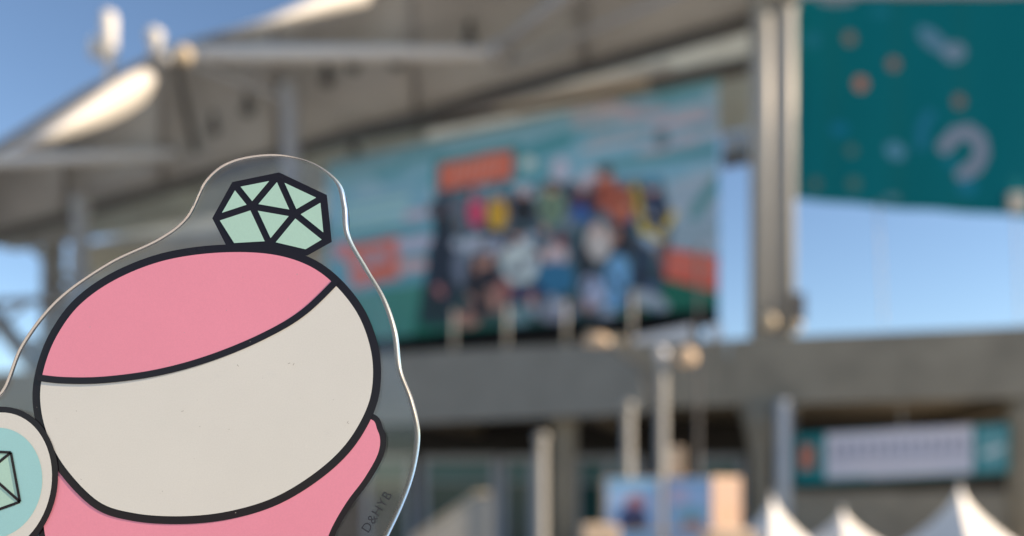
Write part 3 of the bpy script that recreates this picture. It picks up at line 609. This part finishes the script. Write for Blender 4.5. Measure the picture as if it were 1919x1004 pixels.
tg = np.roll(L, -1, 0) - np.roll(L, 1, 0); tg /= np.linalg.norm(tg, axis=1)[:, None]; nxr = tg[:, 1] * -1     # outward normal, across
face_right = np.clip(-nxr * 1.0, 0, 1)
for q_, (ins, dep) in enumerate(rings):
    d_ = ins if q_ > 2 else None
    if d_ is None:                       # front bevel shaped wider and frosted on the right to make a bright rim
        w_ = 1.2 + 8.0 * face_right; d_ = w_ * ins
        Lq = L + np.stack([-tg[:, 1], tg[:, 0]], 1) * d_[:, None]
    else: Lq = offset(L, d_)
    V += [cm(x, y) + Vector((0, dep, 0)) for x, y in Lq]
for r in range(len(rings) - 1):
    for i in range(n_): Fc.append((r * n_ + i, r * n_ + (i + 1) % n_, (r + 1) * n_ + (i + 1) % n_, (r + 1) * n_ + i))
Fc.append(tuple(range(n_))); Fc.append(tuple((len(rings) - 1) * n_ + i for i in range(n_))[::-1])
charm = tag(obj('acrylic_charm', V, Fc, acr, None), 'clear acrylic charm with pink and cream print held close to the lens', 'charm')
edge = bpy.data.materials.new('acrylic_edge'); edge.use_nodes = True; b_ = edge.node_tree.nodes['Principled BSDF']
b_.inputs['Transmission Weight'].default_value = 1.0; b_.inputs['IOR'].default_value = 1.49; b_.inputs['Roughness'].default_value = 0.35; b_.inputs['Base Color'].default_value = (0.98, 0.99, 1.0, 1)
charm.data.materials.append(edge)
for i_, p_ in enumerate(charm.data.polygons):
    p_.use_smooth = len(p_.vertices) == 4
    if len(p_.vertices) == 4 and i_ < 2 * n_ and face_right[i_ % n_] > 0.15: p_.material_index = 1
# pale haze mixed in to lighten the clear faces, uneven like scratches and dust film
nn = acr.node_tree.nodes; ll = acr.node_tree.links; df = nn.new('ShaderNodeBsdfDiffuse'); mx = nn.new('ShaderNodeMixShader'); nz = nn.new('ShaderNodeTexNoise'); tcn = nn.new('ShaderNodeTexCoord'); mr = nn.new('ShaderNodeMapRange')
nz.inputs['Scale'].default_value = 260; nz.inputs['Detail'].default_value = 8; mr.inputs[1].default_value = 0.35; mr.inputs[2].default_value = 0.75; mr.inputs[3].default_value = 0.002; mr.inputs[4].default_value = 0.02
ll.new(tcn.outputs['Object'], nz.inputs['Vector']); ll.new(nz.outputs['Fac'], mr.inputs[0]); ll.new(mr.outputs[0], mx.inputs[0])
ll.new(nn['Principled BSDF'].outputs[0], mx.inputs[1]); ll.new(df.outputs[0], mx.inputs[2]); ll.new(mx.outputs[0], nn['Material Output'].inputs[0])
def ink_mat(name, c):                     # printed ink under gloss: fine grain, faint blotches, smudges in the gloss
    m = mat(name, tuple(lin(c)), 0.35, 0.03, 40.0, 0.0, coat=0.3, spec=0.2); n = m.node_tree.nodes; l = m.node_tree.links
    tc = n.new('ShaderNodeTexCoord'); b = n['Principled BSDF']; src = b.inputs['Base Color'].links[0].from_socket
    g1 = n.new('ShaderNodeTexNoise'); g1.inputs['Scale'].default_value = 5200; g1.inputs['Detail'].default_value = 2
    l.new(tc.outputs['Object'], g1.inputs['Vector'])
    r1 = n.new('ShaderNodeMapRange'); r1.inputs[1].default_value = 0.3; r1.inputs[2].default_value = 0.7; r1.inputs[3].default_value = 0.975; r1.inputs[4].default_value = 1.02
    l.new(g1.outputs['Fac'], r1.inputs[0]); vm = n.new('ShaderNodeVectorMath'); vm.operation = 'SCALE'
    l.new(src, vm.inputs[0]); l.new(r1.outputs[0], vm.inputs['Scale']); l.new(vm.outputs[0], b.inputs['Base Color'])
    g2 = n.new('ShaderNodeTexNoise'); g2.inputs['Scale'].default_value = 120; g2.inputs['Detail'].default_value = 6; l.new(tc.outputs['Object'], g2.inputs['Vector'])
    r2 = n.new('ShaderNodeMapRange'); r2.inputs[1].default_value = 0.35; r2.inputs[2].default_value = 0.7; r2.inputs[3].default_value = 0.03; r2.inputs[4].default_value = 0.3
    l.new(g2.outputs['Fac'], r2.inputs[0]); l.new(r2.outputs[0], b.inputs['Coat Roughness'])
    return m
K = ink_mat('ink_black', (28, 22, 28)); PK = ink_mat('ink_pink', (240, 150, 170)); CR = ink_mat('ink_cream', (222, 220, 212)); MT = ink_mat('ink_mint', (178, 216, 200)); BL = ink_mat('ink_blue_mint', (160, 212, 214))
# lower pink field
LOW = smooth([(680, 780), (712, 806), (714, 846), (688, 896), (654, 942), (626, 990), (600, 1050), (545, 1110), (400, 1150), (220, 1130), (110, 1070), (78, 960), (120, 870), (300, 860), (520, 810)], 8)
flat('pink_field_border', offset(LOW, -7), 1, K, charm); flat('pink_field', offset(LOW, 4), 2, PK, charm)
# round badge at the left
th = np.linspace(0, 2 * math.pi, 64, endpoint=False)
def oval(cx, cy, rx, ry, rot=0):
    c, s = math.cos(math.radians(rot)), math.sin(math.radians(rot)); x, y = rx * np.cos(th), ry * np.sin(th); return np.stack([cx + x * c - y * s, cy + x * s + y * c], 1)
# big two-tone oval
HEAD = smooth([(62, 745), (72, 680), (98, 618), (142, 560), (210, 512), (300, 476), (400, 460), (500, 461), (575, 480), (632, 517), (682, 578), (709, 648), (714, 715), (700, 775), (660, 842), (600, 898), (520, 946), (430, 973), (340, 982), (250, 976), (178, 952), (112, 885), (75, 815)], 8)
flat('oval_border', HEAD, 3, K, charm); INN = offset(HEAD, 15); flat('cream_field', INN, 4, CR, charm)
DIV = smooth([(60, 706), (120, 713), (200, 712), (300, 698), (400, 670), (500, 628), (575, 582), (650, 508)], 10, False)
def below(p):                              # is p above the dividing curve on the screen
    return p[1] < np.interp(p[0], DIV[:, 0], DIV[:, 1])
top = [p for p in INN if below(p)]
i0 = next(i for i in range(len(INN)) if below(INN[i]) and not below(INN[i - 1])); N_ = len(INN)
run = []; i = i0
while below(INN[i % N_]): run.append(INN[i % N_]); i += 1
arc = [p for p in DIV if run[0][0] < p[0] < run[-1][0]] if run[0][0] < run[-1][0] else [p for p in DIV[::-1]]
flat('pink_top_field', np.array(run + arc[::-1]), 5, PK, charm)
def ribbon(name, P, wd, k, m, par=charm):
    P = np.asarray(P, float); d = np.gradient(P, axis=0); d /= np.linalg.norm(d, axis=1)[:, None]; nrm = np.stack([-d[:, 1], d[:, 0]], 1) * wd / 2
    v = [cm(*p, k) for p in P + nrm] + [cm(*p, k) for p in P - nrm]; n = len(P)
    return obj(name, v, [(i, i + 1, n + i + 1, n + i) for i in range(n - 1)], m, par)
ribbon('divider_line', np.array([[72, 709]] + [list(p) for p in DIV if 76 < p[0] < 632] + [[634, 524]]), 12.5, 6, K)
# faceted gem on top
GEM = [(403, 410), (440, 346), (521, 330), (606, 370), (614, 450), (570, 473), (430, 463)]
flat('gem_border', offset(np.array([(399, 409), (436, 342), (523, 324), (612, 366), (621, 453), (576, 478), (430, 470)], float), -1), 1, K, charm)
A1, B1, C1 = (473, 387), (553, 401), (506, 458)
for tri in ([GEM[0], GEM[1], A1], [GEM[1], GEM[2], A1], [GEM[2], B1, A1], [GEM[2], GEM[3], B1], [GEM[3], GEM[4], B1], [GEM[4], (574, 474), C1, B1], [B1, C1, A1], [A1, C1, (436, 462), GEM[0]]):
    P = np.array(tri, float); c = P.mean(0); ar = 0.5 * (P[:, 0] @ np.roll(P[:, 1], -1) - P[:, 1] @ np.roll(P[:, 0], -1)); P = P if ar > 0 else P[::-1]
    def inset(P, d):
        n = len(P); out = []
        for i in range(n):
            e0, e1 = P[i] - P[i - 1], P[(i + 1) % n] - P[i]; n0 = np.array([-e0[1], e0[0]]) / np.linalg.norm(e0); n1 = np.array([-e1[1], e1[0]]) / np.linalg.norm(e1)
            k = (n0 + n1); k /= (k @ k) / 2; out.append(P[i] + k * d)
        return np.array(out)
    flat('gem_facet', inset(P, 6.2), 2, MT, charm)
# round badge (over the oval)
flat('badge_border', oval(-4, 905, 114, 144, 12), 6, K, charm); flat('badge_ring', oval(-4, 905, 103, 133, 12), 7, CR, charm); flat('badge_centre', oval(-6, 905, 88, 104, 12), 8, BL, charm)
g_ = [(-62, 862), (-20, 846), (25, 848), (42, 940), (0, 955), (-60, 930)]
flat('badge_gem', np.array(g_, float), 9, MT, charm)
for a, b in list(zip(g_, g_[1:] + g_[:1])) + [((-20, 885), (25, 848)), ((-20, 885), (42, 940)), ((-20, 885), (-62, 862)), ((-20, 885), (0, 955))]:
    ribbon('badge_line', np.array([a, lerp(np.array(a, float), np.array(b, float), .5), b]), 5, 10, K)
# small printed lettering near the edge
f_ = bpy.data.curves.new('printed_lettering', 'FONT'); f_.body = 'D&HYB'; f_.size = 0.00165; f_.space_character = 1.1; f_.align_x = 'LEFT'
to = bpy.data.objects.new('tmp', f_); COL.objects.link(to); bpy.context.view_layer.update()
me = bpy.data.meshes.new_from_object(to.evaluated_get(bpy.context.evaluated_depsgraph_get())); bpy.data.objects.remove(to)
lo = bpy.data.objects.new('printed_lettering', me); COL.objects.link(lo); me.materials.append(mat('ink_grey', (0.02, 0.022, 0.03), 0.4))
q = cm(690, 1000, 1); lo.matrix_world = Matrix.Translation(q) @ Matrix.Rotation(math.radians(-58 + 0), 4, 'Y') @ Matrix.Rotation(math.radians(90), 4, 'X')
lo.parent = charm

# dust and fine scratches on the face of the charm
rd = random.Random(11); g = Geo()
for i in range(55):
    x, y = rd.uniform(20, 740), rd.uniform(480, 1000); r = rd.choice([0.6, 0.7, 0.9, 1.2]); k = len(g.v)
    if (x - 390) ** 2 / 330 ** 2 + (y - 720) ** 2 / 255 ** 2 > 1: continue
    a0 = rd.uniform(0, 6.3); ln = rd.choice([1, 1, 1, 1.5, 2.5]); n = 6
    g.v += [cm(x + r * (ln * math.cos(q) * math.cos(a0) - 0.6 * math.sin(q) * math.sin(a0)), y + r * (ln * math.cos(q) * math.sin(a0) + 0.6 * math.sin(q) * math.cos(a0)), 12) for q in [2 * math.pi * j / n for j in range(n)]]
    g.f.append(tuple(range(k, k + n)))
o = g.build('dust', mat('dust', (0.45, 0.42, 0.38), 0.9), charm); o['kind'] = 'stuff'
